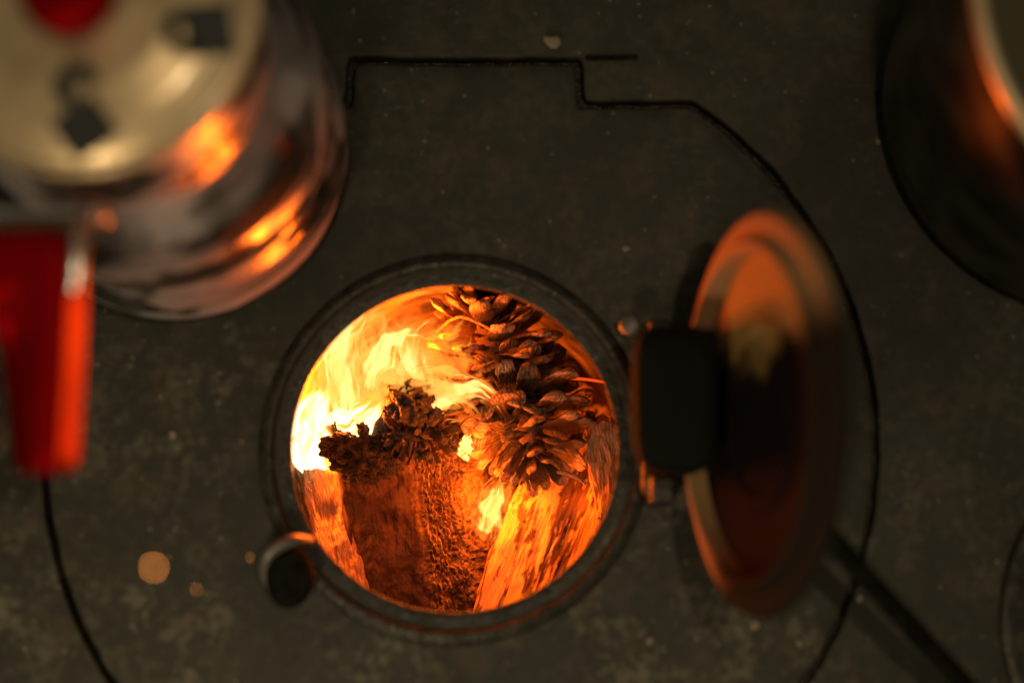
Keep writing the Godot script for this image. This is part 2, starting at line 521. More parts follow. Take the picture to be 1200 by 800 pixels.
func hinge_and_lid(t: Node3D) -> void:
	# hinge: pin, two knuckles on the rim, and a tall black bracket that carries the lid
	part("hinge_pin", tube([Vector3(0.047, 0.010, -0.006), Vector3(0.047, 0.010, 0.025), Vector3(0.047, 0.010, 0.056)], [0.0030, 0.0030, 0.0030], 20, 16), M.iron, t)
	for z in [-0.0005, 0.0525]:
		part("hinge_knuckle", soft_box(Vector3(0.0085, 0.018, 0.0100), 0.3), M.iron, t, Vector3(0.0505, 0.010, z))
	var bolt := part("hinge_bolt", lathe(PackedVector2Array([Vector2(0.0038, 0), Vector2(0.0040, 0.003), Vector2(0.0028, 0.0045), Vector2(0, 0.005)]), 24), M.worn, t, Vector3(0.0415, 0.0075, -0.0045))
	bolt.rotation.z = 0.3
	var lean := func(q): return Vector3(q.x + ((0.028 - q.y) * 0.20 if q.x < 0 else (q.y - 0.028) * 0.04), q.y, q.z)
	var hb := part("hinge_bracket", soft_box(Vector3(0.031, 0.054, 0.047), 0.44, 64, 40, lean), M.soot, t, Vector3(0.0505, 0.034, 0.0250))
	hb.set_meta("label", "tall black bracket carrying the open lid")
	# the lid: a dished disc standing past the vertical
	var lid := Node3D.new()
	lid.name = "lid"
	t.add_child(lid)
	lid.set_meta("label", "round hinged lid standing open, its inside lit orange by the fire")
	var up := Vector3(sin(0.22), cos(0.22), 0)
	var face := Vector3(-cos(0.22), sin(0.22), 0)
	lid.transform = Transform3D(Basis(Vector3(0, 0, -1), face, up), Vector3(0.0560, 0.010, 0.0320) + up * 0.066)   # local y = out of the inner face
	var rim_noise := noise(48, 60.0)
	var rim_tint := func(_u, _v, p: Vector3):  # amber painted on the firelit side, near black where the rim is shaded
		var k := smoothstep(-0.020, 0.012, p.z + 0.012 * rim_noise.get_noise_3dv(p) + 0.55 * maxf(0.0, -p.x))
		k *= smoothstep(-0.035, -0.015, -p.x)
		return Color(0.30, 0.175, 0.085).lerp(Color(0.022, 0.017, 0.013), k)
	part("lid_rim", lathe(PackedVector2Array([Vector2(0.0478, -0.003), Vector2(0.0490, 0.0030), Vector2(0.0506, 0.0036), Vector2(0.0522, 0.0008), Vector2(0.0590, 0.0), Vector2(0.0605, -0.002), Vector2(0.0590, -0.0045), Vector2(0.050, -0.006), Vector2(0, -0.008)]), 160, 0.0, Vector2.ZERO, rim_tint), M.shade_tinted, lid)
	var dish := func(u, v):
		var r: float = v * 0.0482
		var y := -0.0040 + 0.0010 * pow(v, 2.0) + 0.0014 * (smoothstep(0.50, 0.53, v) - smoothstep(0.58, 0.61, v))
		return Vector3(r * cos(u * TAU), y, r * sin(u * TAU))
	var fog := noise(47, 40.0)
	var dish_shade := func(_u, _v, p: Vector3):  # amber imitates firelight; black imitates the shadow across the dish
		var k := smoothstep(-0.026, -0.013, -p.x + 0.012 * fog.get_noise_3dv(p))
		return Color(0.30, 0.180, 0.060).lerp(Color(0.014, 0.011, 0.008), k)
	var floor_part := part("lid_dish", sheet(120, 60, true, dish, true, dish_shade), M.shade_tinted, lid)
	floor_part.set_meta("label", "inner dish of the lid, painted amber as firelit above and black as shaded below")
	part("lid_stay", soft_box(Vector3(0.040, 0.004, 0.030), 0.15), M.black, lid, Vector3(0.0090, 0.003, -0.036))
	# bracket and rod handle on the back of the lid
	part("handle_lug", soft_box(Vector3(0.013, 0.016, 0.015), 0.35), M.worn, lid, Vector3(-0.0330, -0.013, -0.014))
	var rod := part("lid_handle", tube([Vector3(0.082, 0.063, 0.050), Vector3(0.0995, 0.055, 0.0704), Vector3(0.1423, 0.035, 0.1138), Vector3(0.170, 0.022, 0.142)], [0.0034, 0.0034, 0.0034, 0.0035], 24, 40), M.black, t)
	rod.set_meta("label", "long black rod handle reaching to the lower right")

# =============================================================== kettle
func kettle() -> void:
	var k := thing("kettle", "stainless steel camp kettle with a red lid knob and red folded side handle", "kettle", Vector3(-0.1155, 0.0012, -0.0630))
	part("dark_base", lathe(PackedVector2Array([Vector2(0, 0.001), Vector2(0.050, 0.0), Vector2(0.0548, 0.003), Vector2(0.0575, 0.009), Vector2(0.0585, 0.0158), Vector2(0.0575, 0.0165)]), 160, 0.01, Vector2(0.028, -0.045)), M.black, k)  # lowest band of the kettle, coloured black
	part("body", lathe(PackedVector2Array([Vector2(0.0584, 0.0155), Vector2(0.0588, 0.022), Vector2(0.0587, 0.032), Vector2(0.0578, 0.041), Vector2(0.0560, 0.047), Vector2(0.0556, 0.050), Vector2(0.0566, 0.055), Vector2(0.0568, 0.063), Vector2(0.0555, 0.072), Vector2(0.0520, 0.082), Vector2(0.0468, 0.0905), Vector2(0.0432, 0.098), Vector2(0.0424, 0.110), Vector2(0.0430, 0.137), Vector2(0.0420, 0.138), Vector2(0.0412, 0.131)]), 160, 0.0, Vector2(0.028, -0.045)), M.steel, k)
	var lid := Node3D.new()
	lid.name = "lid"
	k.add_child(lid)
	lid.position = Vector3(0.0039, 0, -0.0063)
	part("lid_shell", lathe(PackedVector2Array([Vector2(0.0430, 0.1355), Vector2(0.0460, 0.1370), Vector2(0.0470, 0.1392), Vector2(0.0460, 0.1412), Vector2(0.0440, 0.1408), Vector2(0.0415, 0.1428), Vector2(0.036, 0.1462), Vector2(0.026, 0.1490), Vector2(0.014, 0.1506), Vector2(0, 0.1510)]), 160), M.lid_steel, lid)
	part("knob", lathe(PackedVector2Array([Vector2(0.0052, 0.150), Vector2(0.0050, 0.154), Vector2(0.0105, 0.157), Vector2(0.0122, 0.161), Vector2(0.0112, 0.165), Vector2(0.008, 0.1675), Vector2(0, 0.168)]), 48), M.red, lid, Vector3(0.003, 0, 0.005))
	# printed padlock signs, open and locked
	for q in [[Vector3(0.0020, 0.1470, 0.0335), 0.60, true], [Vector3(0.0315, 0.1472, 0.0105), 1.75, false]]:
		var at: Vector3 = q[0]
		var nrm := (Vector3.UP + Vector3(at.x, 0, at.z).normalized() * 0.37).normalized()
		var basis := Basis(Quaternion(Vector3.UP, nrm)) * Basis(Vector3.UP, q[1])
		var bm := part("padlock_mark", soft_box(Vector3(0.0132, 0.0006, 0.0118), 0.15, 32, 12), M.ink, lid)
		bm.transform = Transform3D(basis, at + basis * Vector3(0, 0, 0.003))
		var lift := -0.0118 if q[2] else -0.0088
		var sx := 0.0048 if q[2] else 0.0
		var arc := []
		for i in 9:
			var a := PI * i / 8.0
			arc.append(Vector3(sx - 0.0040 * cos(a), 0, 0.0040 * -sin(a) + (lift + 0.0058 if i > 0 else 0.0)))
		if q[2]:
			arc[0] = Vector3(sx - 0.0040, 0, -0.0020)
			arc.append(Vector3(sx + 0.0040, 0, -0.0045))
		else:
			arc[0] = Vector3(-0.0040, 0, 0.0)
			arc.append(Vector3(0.0040, 0, 0.0))
		var sh := part("padlock_mark", tube(arc, [0.0019, 0.0019], 10, 36), M.ink, lid)
		sh.transform = Transform3D(basis, at)
	# wire loop and red handle, hanging out towards the front
	var h := Node3D.new()
	h.name = "handle"
	k.add_child(h)
	h.position = Vector3(-0.0025, 0, -0.0025)
	h.set_meta("label", "red coated folding handle on bright wire")
	for x in [-0.022, 0.006]:
		part("handle_wire", tube([Vector3(x * 0.9, 0.124, 0.047), Vector3(x, 0.130, 0.053), Vector3(x, 0.134, 0.060), Vector3(x * 0.95 - 0.0005, 0.1335, 0.072)], [0.0021, 0.0022, 0.0022, 0.0020], 14, 24), M.wire, h)
	part("handle_plate", soft_box(Vector3(0.036, 0.014, 0.003), 0.3), M.wire, h, Vector3(-0.008, 0.122, 0.0495))
	var grip := func(q):
		var s: float = q.z / 0.062 + 0.5          # 0 at the kettle, 1 at the free end
		var w: float = lerpf(1.06, 0.80, smoothstep(0.15, 1.0, s))
		var y: float = q.y
		if q.y > -0.002:
			var fold := smoothstep(0.22, 0.36, s + q.x * 8.0)
			y -= maxf(0.0026 - q.x, 0.0) * 1.35 * fold * smoothstep(-0.002, 0.004, q.y)
			y -= 0.004 * (1.0 - smoothstep(0.0014, 0.0022, Vector2(q.x + 0.004, (s - 0.44) * 0.062).length()))
		return Vector3(q.x * w + 0.0015 * s, y - 0.008 * s, q.z)
	part("grip", soft_box(Vector3(0.0222, 0.0220, 0.062), 0.26, 120, 90, grip), M.red, h, Vector3(-0.0075, 0.1290, 0.0865))

# =============================================================== pot
func pot() -> void:
	var p := thing("cooking_pot", "steel cooking pot standing at the upper right edge, reflecting the fire", "pot", Vector3(0.2075, 0.0012, -0.0840))
	part("body", lathe(PackedVector2Array([Vector2(0, 0.001), Vector2(0.070, 0.0), Vector2(0.0755, 0.004), Vector2(0.0772, 0.012), Vector2(0.0775, 0.060), Vector2(0.0775, 0.114), Vector2(0.0760, 0.117), Vector2(0.0755, 0.060), Vector2(0.0750, 0.010), Vector2(0.068, 0.004), Vector2(0, 0.004)]), 160), M.pot_steel, p)
	part("rolled_rim", lathe(PackedVector2Array([Vector2(0.0765, 0.1135), Vector2(0.0795, 0.1140), Vector2(0.0808, 0.1165), Vector2(0.0795, 0.1190), Vector2(0.0768, 0.1190), Vector2(0.0752, 0.1165), Vector2(0.0765, 0.1135)]), 160), M.lid_steel, p)
	part("water", lathe(PackedVector2Array([Vector2(0.0753, 0.080), Vector2(0.04, 0.080), Vector2(0, 0.080)]), 96), std(Color(0.10, 0.085, 0.05), 0.2), p)

# =============================================================== what burns
func frame(a: Vector3, b: Vector3, up := Vector3.UP) -> Transform3D:
	var y := (b - a).normalized()
	var z := (up - y * up.dot(y)).normalized()
	return Transform3D(Basis(y.cross(z), y, z), a)

# a split log: cross-section polygon (x right, y up) swept along local y, roughened; face(u, v) adds relief and colour
func billet(cross: PackedVector2Array, length: float, na: int, nl: int, sd: int, rough: float, relief = null, tint = null, weight := []) -> ArrayMesh:
	var per := 0.0
	var cum := [0.0]
	for i in cross.size():
		per += cross[i].distance_to(cross[(i + 1) % cross.size()]) * (weight[i] if weight else 1.0)
		cum.append(per)
	var grain := noise(sd, 1.0, FastNoiseLite.TYPE_SIMPLEX_SMOOTH, 5)
	var lump := noise(sd + 1, 1.0, FastNoiseLite.TYPE_SIMPLEX_SMOOTH, 3)
	var mid := Vector2.ZERO
	for q in cross:
		mid += q / cross.size()
	var at := func(s: float):
		s = fposmod(s, per)
		var i := 0
		while i < cross.size() - 1 and s > cum[i + 1]:
			i += 1
		return cross[i].lerp(cross[(i + 1) % cross.size()], (s - cum[i]) / (cum[i + 1] - cum[i]))
	var fn := func(u, v):
		var s: float = u * per
		var q: Vector2 = (at.call(s - 0.0022) + at.call(s - 0.0011) + at.call(s) + at.call(s + 0.0011) + at.call(s + 0.0022)) * 0.2
		var w: float = (v * 1.12 - 0.06)
		var shrink := 1.0
		if w < 0.0:
			shrink = maxf(0.0, 1.0 + w / 0.06)
		elif w > 1.0:
			shrink = maxf(0.0, 1.0 - (w - 1.0) / 0.06)
		var y: float = clampf(w, 0.0, 1.0) * length
		var out := (q - mid).normalized()
		var d: float = rough * (grain.get_noise_3d(q.x * 520.0, y * 60.0, q.y * 520.0) * 0.8 + lump.get_noise_3d(q.x * 60.0, y * 45.0, q.y * 60.0) * 2.2)
		if relief != null:
			d += relief.call(q, y)
		q = mid + (q - mid) * (shrink if shrink < 1.0 else 1.0) + out * d * shrink
		y += lump.get_noise_3d(q.x * 160.0, 3.0, q.y * 160.0) * 0.004 * (1.0 if v > 0.5 else -1.0) * smoothstep(0.3, 0.5, absf(v - 0.5))
		return Vector3(q.x, y, q.y)
	var white := func(_u, _v, _p): return Color.WHITE
	return sheet(na, nl, true, fn, true, tint if tint != null else white)

func fuel() -> void:
	# --- the big charred log at the left: dark top, cracked face towards the flame in the gap
	var cell := noise(51, 1.0, FastNoiseLite.TYPE_CELLULAR, 1)
	cell.cellular_return_type = FastNoiseLite.RETURN_DISTANCE2_SUB
	cell.cellular_jitter = 0.95
	var fine := noise(52, 1.0, FastNoiseLite.TYPE_SIMPLEX_SMOOTH, 4)
	var crack := func(q: Vector2, y: float):
		var side := smoothstep(0.006, 0.013, q.x + bend_of(fine, q, y))
		var bend := fine.get_noise_3d(q.x * 70.0, y * 50.0, q.y * 70.0)
		var c := cell.get_noise_3d(q.x * 430.0 + bend * 1.6, y * 230.0 + q.x * 120.0 + bend, q.y * 430.0) + 1.0
		c = minf(c, 0.10 + 1.6 * absf(fine.get_noise_3d(q.x * 330.0 + 3.0, y * 95.0 + bend * 2.0, q.y * 330.0)))
		if q.y < -0.045 or q.x < -0.018:
			return 0.0
		return 0.0055 * fine.get_noise_3d(q.x * 38.0 + 2.0, y * 26.0, q.y * 38.0) + side * (-0.0014 * (1.0 - smoothstep(0.05, 0.40, c)) + 0.0026 * bend + 0.0007 * fine.get_noise_3d(q.x * 900.0, y * 700.0, q.y * 900.0)) + (1.0 - side) * 0.0003 * fine.get_noise_3d(q.x * 300.0, y * 160.0, q.y * 300.0)
	var char_lit_tint := func(u, v, p: Vector3):  # char colours; face tinted much paler than the top to imitate flame light
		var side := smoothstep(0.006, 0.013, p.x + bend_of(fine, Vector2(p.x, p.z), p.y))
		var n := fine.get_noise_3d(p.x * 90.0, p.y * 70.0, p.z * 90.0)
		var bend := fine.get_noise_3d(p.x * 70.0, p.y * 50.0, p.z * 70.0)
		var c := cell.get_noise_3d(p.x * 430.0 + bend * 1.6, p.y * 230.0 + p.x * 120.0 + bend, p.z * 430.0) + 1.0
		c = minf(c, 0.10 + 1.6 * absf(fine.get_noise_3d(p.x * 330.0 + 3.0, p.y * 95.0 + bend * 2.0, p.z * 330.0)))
		var worn := smoothstep(0.06, 0.30, c) * smoothstep(-0.80, -0.25, n + 0.4 * bend)  # patches between cracks, given the pale lit tone
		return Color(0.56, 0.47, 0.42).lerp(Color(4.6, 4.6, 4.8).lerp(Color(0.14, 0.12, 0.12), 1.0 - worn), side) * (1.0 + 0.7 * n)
	var a := part("charred_log", billet(PackedVector2Array([Vector2(-0.020, 0.001), Vector2(-0.004, 0.003), Vector2(0.013, 0.0), Vector2(0.024, -0.014), Vector2(0.037, -0.036), Vector2(0.030, -0.058), Vector2(-0.016, -0.058), Vector2(-0.025, -0.022)]), 0.080, 340, 300, 61, 0.0004, crack, char_lit_tint, [1.0, 1.4, 4.0, 4.0, 1.0, 0.4, 0.4, 0.6]), M.burnt_wood, self)
	a.transform = frame(Vector3(-0.041, -0.064, 0.100), Vector3(-0.050, -0.056, 0.021), Vector3(-0.10, 1, 0))
	tag(a, "thick charred log with a dark flat top and a cracked right face tinted pale as if flame-lit", "log")
	# --- the log at the lower right
	var streak := noise(53, 1.0, FastNoiseLite.TYPE_SIMPLEX_SMOOTH, 3)
	var split := func(q: Vector2, y: float):
		var g := streak.get_noise_3d(q.x * 300.0, y * 14.0, q.y * 300.0)
		return -0.0014 * smoothstep(0.25, 0.5, g) + 0.0005 * g + 0.0045 * streak.get_noise_3d(q.x * 40.0 + 8.0, y * 16.0, q.y * 40.0)
	var soot := func(_u, _v, p: Vector3):
		var s := streak.get_noise_3d(p.x * 110.0, p.y * 30.0, p.z * 110.0 + 5.0) + 0.6 * streak.get_noise_3d(p.x * 520.0, p.y * 110.0, p.z * 520.0)
		return Color(1.05, 1.0, 0.95).lerp(Color(0.16, 0.12, 0.10), smoothstep(0.16, 0.40, s + 0.22 * smoothstep(0.030, 0.07, p.y) + 0.26 * smoothstep(0.018, 0.040, p.x)))
	var b := part("split_log", billet(PackedVector2Array([Vector2(0, -0.004), Vector2(0.014, 0.003), Vector2(0.030, 0.013), Vector2(0.043, 0.016), Vector2(0.048, -0.012), Vector2(0.030, -0.036), Vector2(0.006, -0.034)]), 0.105, 260, 200, 71, 0.0006, split, soot), M.wood, self)
	b.transform = frame(Vector3(-0.0225, -0.060, 0.108), Vector3(0.016, -0.086, 0.012), Vector3(-0.15, 1, 0.1))
	tag(b, "split log with orange streaked grain lying at the lower right of the fire", "log")
	# --- log standing against the left wall
	var d := part("split_log", billet(PackedVector2Array([Vector2(-0.010, 0.004), Vector2(0.006, 0.006), Vector2(0.013, -0.006), Vector2(0.008, -0.022), Vector2(-0.012, -0.020)]), 0.075, 120, 140, 81, 0.0011, split), M.bark, self)
	d.transform = frame(Vector3(-0.060, -0.060, 0.096), Vector3(-0.079, -0.074, 0.026), Vector3(0.35, 1, 0))
	tag(d, "narrow bright orange log pressed against the left wall of the firebox", "log")
	# --- rough piece of bark at the right edge
	var c := part("bark_chunk", billet(PackedVector2Array([Vector2(-0.005, 0.003), Vector2(0.004, 0.005), Vector2(0.010, 0.0), Vector2(0.008, -0.016), Vector2(-0.006, -0.014)]), 0.036, 80, 90, 91, 0.0016, split), M.bark, self)
	c.transform = frame(Vector3(0.036, -0.054, 0.060), Vector3(0.0335, -0.056, 0.024), Vector3(-0.3, 1, 0))
	tag(c, "rough bark chunk at the right edge of the fire hole", "bark")
	# --- burnt lumps on top of the charred log
	lump("burnt_lump", Vector3(-0.0630, -0.053, 0.0320), Vector3(0.022, 0.011, 0.013), 3, "black burnt lump beside the white flame at the far left")
	lump("burnt_lump", Vector3(-0.0385, -0.046, 0.0165), Vector3(0.016, 0.016, 0.017), 4, "tall black burnt lump just above the charred log's top end")
	lump("burnt_lump", Vector3(-0.0560, -0.054, 0.0400), Vector3(0.024, 0.012, 0.013), 5, "flat burnt lump between the charred log and the left log")
	# --- pine cones
	pine_cone("pine_cone", "upright open pine cone at the top of the fire hole, scales spread to the left", Vector3(-0.0085, -0.060, -0.006), Vector3(-0.08, 0.46, -0.88), 0.050, 70, 0.0282, false, 11)
	pine_cone("pine_cone", "lower pine cone with broad overlapping scales, resting on the two logs", Vector3(0.0050, -0.062, 0.0225), Vector3(0.30, 0.48, 0.80), 0.046, 60, 0.0270, false, 12)
	pine_cone("pine_cone", "small black burnt pine cone lying on the charred log", Vector3(-0.0390, -0.054, 0.0290), Vector3(-0.75, 0.35, 0.05), 0.026, 44, 0.0105, true, 13)
	# --- twigs
	var tw := [
		[[Vector3(0.0205, -0.056, 0.0065), Vector3(0.029, -0.055, 0.0072), Vector3(0.0385, -0.054, 0.0088)], 0.0005, "thin twig glowing red at the right of the fire hole", M.hot_twig],
		[[Vector3(0.017, -0.050, 0.0430), Vector3(0.024, -0.049, 0.0450), Vector3(0.0285, -0.050, 0.0480)], 0.0008, "short pale twig stuck under the lower pine cone", M.bark],
		[[Vector3(-0.030, -0.050, -0.010), Vector3(-0.020, -0.046, -0.016), Vector3(-0.006, -0.046, -0.010)], 0.0006, "thin dark twig across the left side of the upper pine cone", M.bark],
	]
	for q in tw:
		tag(part("twig", tube(q[0], [q[1], q[1] * 1.1, q[1] * 0.8], 8, 20), q[3], self), q[2], "twig")
	# --- loose flakes of charred bark and cone crumbs on the logs
	var flakes := [[-0.0520, -0.0530, 0.0430], [-0.0470, -0.0500, 0.0330], [-0.0330, -0.0520, 0.0370], [-0.0270, -0.0530, 0.0300], [-0.0570, -0.0470, 0.0270], [-0.0300, -0.0470, 0.0225], [-0.0480, -0.0460, 0.0210], [-0.0230, -0.0580, 0.0350], [-0.0600, -0.0520, 0.0420]]
	var crumb_mesh := lump_mesh(Vector3(0.0062, 0.0034, 0.0046), 311, 24, 16)
	var where := ["under the left log's top end", "in the middle of the charred log's top", "right of the burnt pine cone", "near the small bright flame", "beside the white flame", "above the burnt pine cone", "between the burnt lumps", "at the charred log's right edge", "at the far left end of the charred log"]
	for k in flakes.size():
		var fl := part("charcoal_flake", crumb_mesh, M.char, self, Vector3(flakes[k][0], flakes[k][1], flakes[k][2]))
		fl.rotation = Vector3(k * 1.3, k * 2.1, k * 0.7)
		fl.scale = Vector3.ONE * (0.75 + 0.09 * (k % 6))
		tag(fl, "small black charcoal flake " + where[k], "charcoal", "charcoal flakes on the logs")
	# --- coal bed
	var st := SurfaceTool.new()
	st.begin(Mesh.PRIMITIVE_TRIANGLES)
	var lumps := []
	for k in 4:
		lumps.append(lump_mesh(Vector3(0.016, 0.012, 0.014), 200 + k, 14, 10))
	for k in 90:
		var r := 0.060 * sqrt(rng.randf())
		var an := rng.randf() * TAU
		var bs := Basis.from_euler(Vector3(rng.randf() * 6.0, rng.randf() * 6.0, rng.randf() * 6.0)).scaled(Vector3.ONE * rng.randf_range(0.5, 1.1))
		st.append_from(lumps[k % 4], 0, Transform3D(bs, HOLE + Vector3(r * cos(an), -0.124 + rng.randf() * 0.012, r * sin(an))))
	var coals := part("coal_bed", st.commit(), M.coal, self)
	coals.set_meta("kind", "stuff")
	tag(coals, "glowing coals on the floor of the firebox under the logs", "coals")

func lump_mesh(size: Vector3, sd: int, nu := 90, nv := 60) -> ArrayMesh:
	var n := noise(sd, 1.0, FastNoiseLite.TYPE_SIMPLEX_SMOOTH, 5)
	var w := noise(sd + 9, 1.0, FastNoiseLite.TYPE_CELLULAR, 1)
	var fn := func(u, v):
		var a: float = u * TAU
		var b: float = (v - 0.5) * PI
		var q := Vector3(cos(b) * cos(a), sin(b), cos(b) * sin(a))
		var r := 1.0 + 0.55 * n.get_noise_3dv(q * 1.6) + 0.30 * (w.get_noise_3dv(q * 2.6) + 0.6)
		return q * r * size * 0.5
	return sheet(nu, nv, true, fn)

func lump(called: String, at: Vector3, size: Vector3, sd: int, label: String) -> void:
	tag(part(called, lump_mesh(size, sd * 17), M.char, self, at), label, "charcoal")

func bend_of(n: FastNoiseLite, q: Vector2, y: float) -> float:
	return 0.006 * n.get_noise_3d(q.x * 45.0, y * 55.0, q.y * 45.0)

# one cone scale: narrow root, spoon-shaped blade, thick tip with a small boss; length along y, outer face towards +z
func scale_mesh(sd: int, burnt: bool) -> ArrayMesh:
	var g := RandomNumberGenerator.new()
	g.seed = sd
	var n := noise(sd, 1.0, FastNoiseLite.TYPE_SIMPLEX_SMOOTH, 3)
	var wide := g.randf_range(0.160, 0.220)
	var bend := g.randf_range(-0.22, 0.18)
	var tip := g.randf_range(0.55, 0.9)
	var fn := func(u, v):
		var a: float = u * TAU
		var t: float = v
		var w := wide * (0.42 + 0.58 * smoothstep(0.0, 0.68, t))
		w *= pow(maxf(0.0, 1.0 - pow(maxf(0.0, (t - 0.66) / 0.34), 3.2)), 0.4 * tip + 0.12) * (1.0 + 0.16 * n.get_noise_2d(t * 7.0, 20.0 * signf(cos(a))))
		var th := 0.020 + 0.030 * smoothstep(0.55, 0.86, t) * (1.0 - smoothstep(0.90, 1.0, t))
		if t < 0.02 or t > 0.995:
			th *= 0.3
		var x := cos(a) * w
		var z := sin(a) * th
		z += -0.75 * x * x + bend * t * t + 0.03 * n.get_noise_2d(x * 6.0, t * 4.0)
		if sin(a) > 0.0:
			z += 0.026 * exp(-pow((t - 0.88) / 0.06, 2.0) - pow(x / 0.06, 2.0)) + 0.018 * exp(-pow(x / 0.03, 2.0)) * smoothstep(0.4, 0.8, t)
		return Vector3(x + 0.035 * n.get_noise_2d(t * 3.0, 7.0), t + 0.03 * n.get_noise_2d(x * 9.0, 3.0) * t, z)
	var shade: float = [1.15, 0.9, 0.55, 1.25, 0.75, 0.35][sd % 6]
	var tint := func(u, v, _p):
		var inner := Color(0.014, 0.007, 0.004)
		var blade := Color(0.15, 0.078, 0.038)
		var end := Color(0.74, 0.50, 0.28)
		var c := inner.lerp(blade, smoothstep(0.25, 0.6, v)).lerp(end, smoothstep(0.70, 0.84, v))  # brown scale, root darkened like a shaded gap, tip paled as if lit
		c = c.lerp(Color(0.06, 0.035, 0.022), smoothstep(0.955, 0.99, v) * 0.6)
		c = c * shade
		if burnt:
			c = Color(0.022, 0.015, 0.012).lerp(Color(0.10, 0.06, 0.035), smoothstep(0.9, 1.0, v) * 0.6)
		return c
	return sheet(14, 14, true, fn, true, tint)

func pine_cone(called: String, label: String, at: Vector3, axis: Vector3, length: float, count: int, long: float, burnt: bool, sd: int) -> void:
	var g := RandomNumberGenerator.new()
	g.seed = sd * 31
	var kinds := []
	for k in 6:
		kinds.append(scale_mesh(sd * 100 + k, burnt))
	var t := thing(called, label, "pine cone", at, "" if burnt else "")
	var ax := axis.normalized()
	var sx := ax.cross(Vector3(0.3, 0.1, 0.9)).normalized()
	var sz := sx.cross(ax)
	part("core", tube([ax * -0.45 * length, ax * 0.0, ax * 0.40 * length], [0.0035 * long / 0.022, 0.0050 * long / 0.022, 0.0020 * long / 0.022], 14, 16), M.char if burnt else M.burnt_wood, t)
	for i in count:
		var f := (i + 0.5) / count
		var an := i * 2.39996 + g.randf_range(-0.08, 0.08)
		var rad := sx * cos(an) + sz * sin(an)
		var open := lerpf(2.0, 0.57, pow(f, 0.97)) + g.randf_range(-0.09, 0.09)
		var dir := ax * cos(open) + rad * sin(open)
		var nrm := (rad * -cos(open) + ax * sin(open)) * -1.0       # outer side faces away from the cone's tip
		var yy := dir
		var zz := nrm
		var xx := yy.cross(zz)
		var l := long * lerpf(0.82, 1.0, sin(PI * minf(1.0, f * 1.25 + 0.12))) * lerpf(1.0, 0.55, smoothstep(0.65, 1.0, f)) * g.randf_range(0.92, 1.08)
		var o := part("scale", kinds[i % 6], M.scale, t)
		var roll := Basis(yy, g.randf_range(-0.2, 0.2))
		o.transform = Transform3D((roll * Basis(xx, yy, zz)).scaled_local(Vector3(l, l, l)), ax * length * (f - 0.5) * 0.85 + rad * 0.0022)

# =============================================================== flames
func flame_material(sd: int, core: Color, edge: Color, energy: float, solid: float, holes: float, fade := 1.0) -> StandardMaterial3D:
	var w := 192
	var h := 256
	var al := Image.create(w, h, false, Image.FORMAT_RGBA8)
	var em := Image.create(w, h, false, Image.FORMAT_RGB8)
	var n := noise(sd, 1.0, FastNoiseLite.TYPE_SIMPLEX_SMOOTH, 3)
	for y in h:
		for x in w:
			var u := float(x) / w
			var v := float(y) / (h - 1)
			var q := Vector3(cos(u * TAU) * 1.3, v * 2.0, sin(u * TAU) * 0.5)
			var k := n.get_noise_3d(q.x + 0.4 * sin(v * 5.0 + sd), q.y, q.z)
			var rim := absf(sin(u * TAU))                       # thin towards the edges of the tongue
			var tip := smoothstep(0.0, 0.16, v) * (1.0 - smoothstep(0.55 + 0.25 * k, 1.0, v))
			var body := smoothstep(0.02, 0.65, rim + 0.25 * k)
			var heat := pow(clampf(body * tip * (1.0 + 0.6 * k), 0.0, 1.0), fade)
			var gap := 1.0 - holes * smoothstep(0.02, 0.40, n.get_noise_3d(q.x * 1.7 + 9.0, q.y * 1.6, q.z * 1.7))
			al.set_pixel(x, y, Color(0, 0, 0, clampf(heat * solid * gap, 0.0, 1.0)))
			em.set_pixel(x, y, edge.lerp(core, smoothstep(0.15, 0.9, heat * gap)))
	var m := StandardMaterial3D.new()
	m.albedo_texture = ImageTexture.create_from_image(al)
	m.albedo_color = Color.WHITE
	m.transparency = BaseMaterial3D.TRANSPARENCY_ALPHA
	m.roughness = 1.0
	m.metallic_specular = 0.0
	m.cull_mode = BaseMaterial3D.CULL_DISABLED
	m.emission_enabled = true
	m.emission = Color.WHITE
	m.emission_operator = BaseMaterial3D.EMISSION_OP_MULTIPLY
	m.emission_texture = ImageTexture.create_from_image(em)
	m.emission_energy_multiplier = energy
	return m

# a tongue of fire: a flattened hollow body round a bent spine
func tongue(parent: Node, spine: Array, half: Array, wide: Vector3, thick: float, mat: Material, sd: int, wave := 0.20) -> void:
	var n := noise(sd, 1.0, FastNoiseLite.TYPE_SIMPLEX_SMOOTH, 3)
	var fn := func(u, v):
		var q: Vector3 = spline(spine, v)
		var d: Vector3 = (spline(spine, minf(v + 0.02, 1.0)) - spline(spine, maxf(v - 0.02, 0.0))).normalized()
		var x := (wide - d * wide.dot(d)).normalized()
		var z := x.cross(d)
		var r: float = maxf(0.0002, spline(half, v))
		var a: float = u * TAU
		var k := n.get_noise_3d(cos(a) * 0.9, v * 2.6, sin(a) * 0.5)
		var off := n.get_noise_2d(v * 2.2, 40.0) * r * wave * 2.0
		return q + x * (cos(a) * r * (1.0 + wave * 2.0 * k) + off) + z * (sin(a) * r * thick + k * r * wave)
	part("tongue", sheet(40, 40, true, fn), mat, parent)

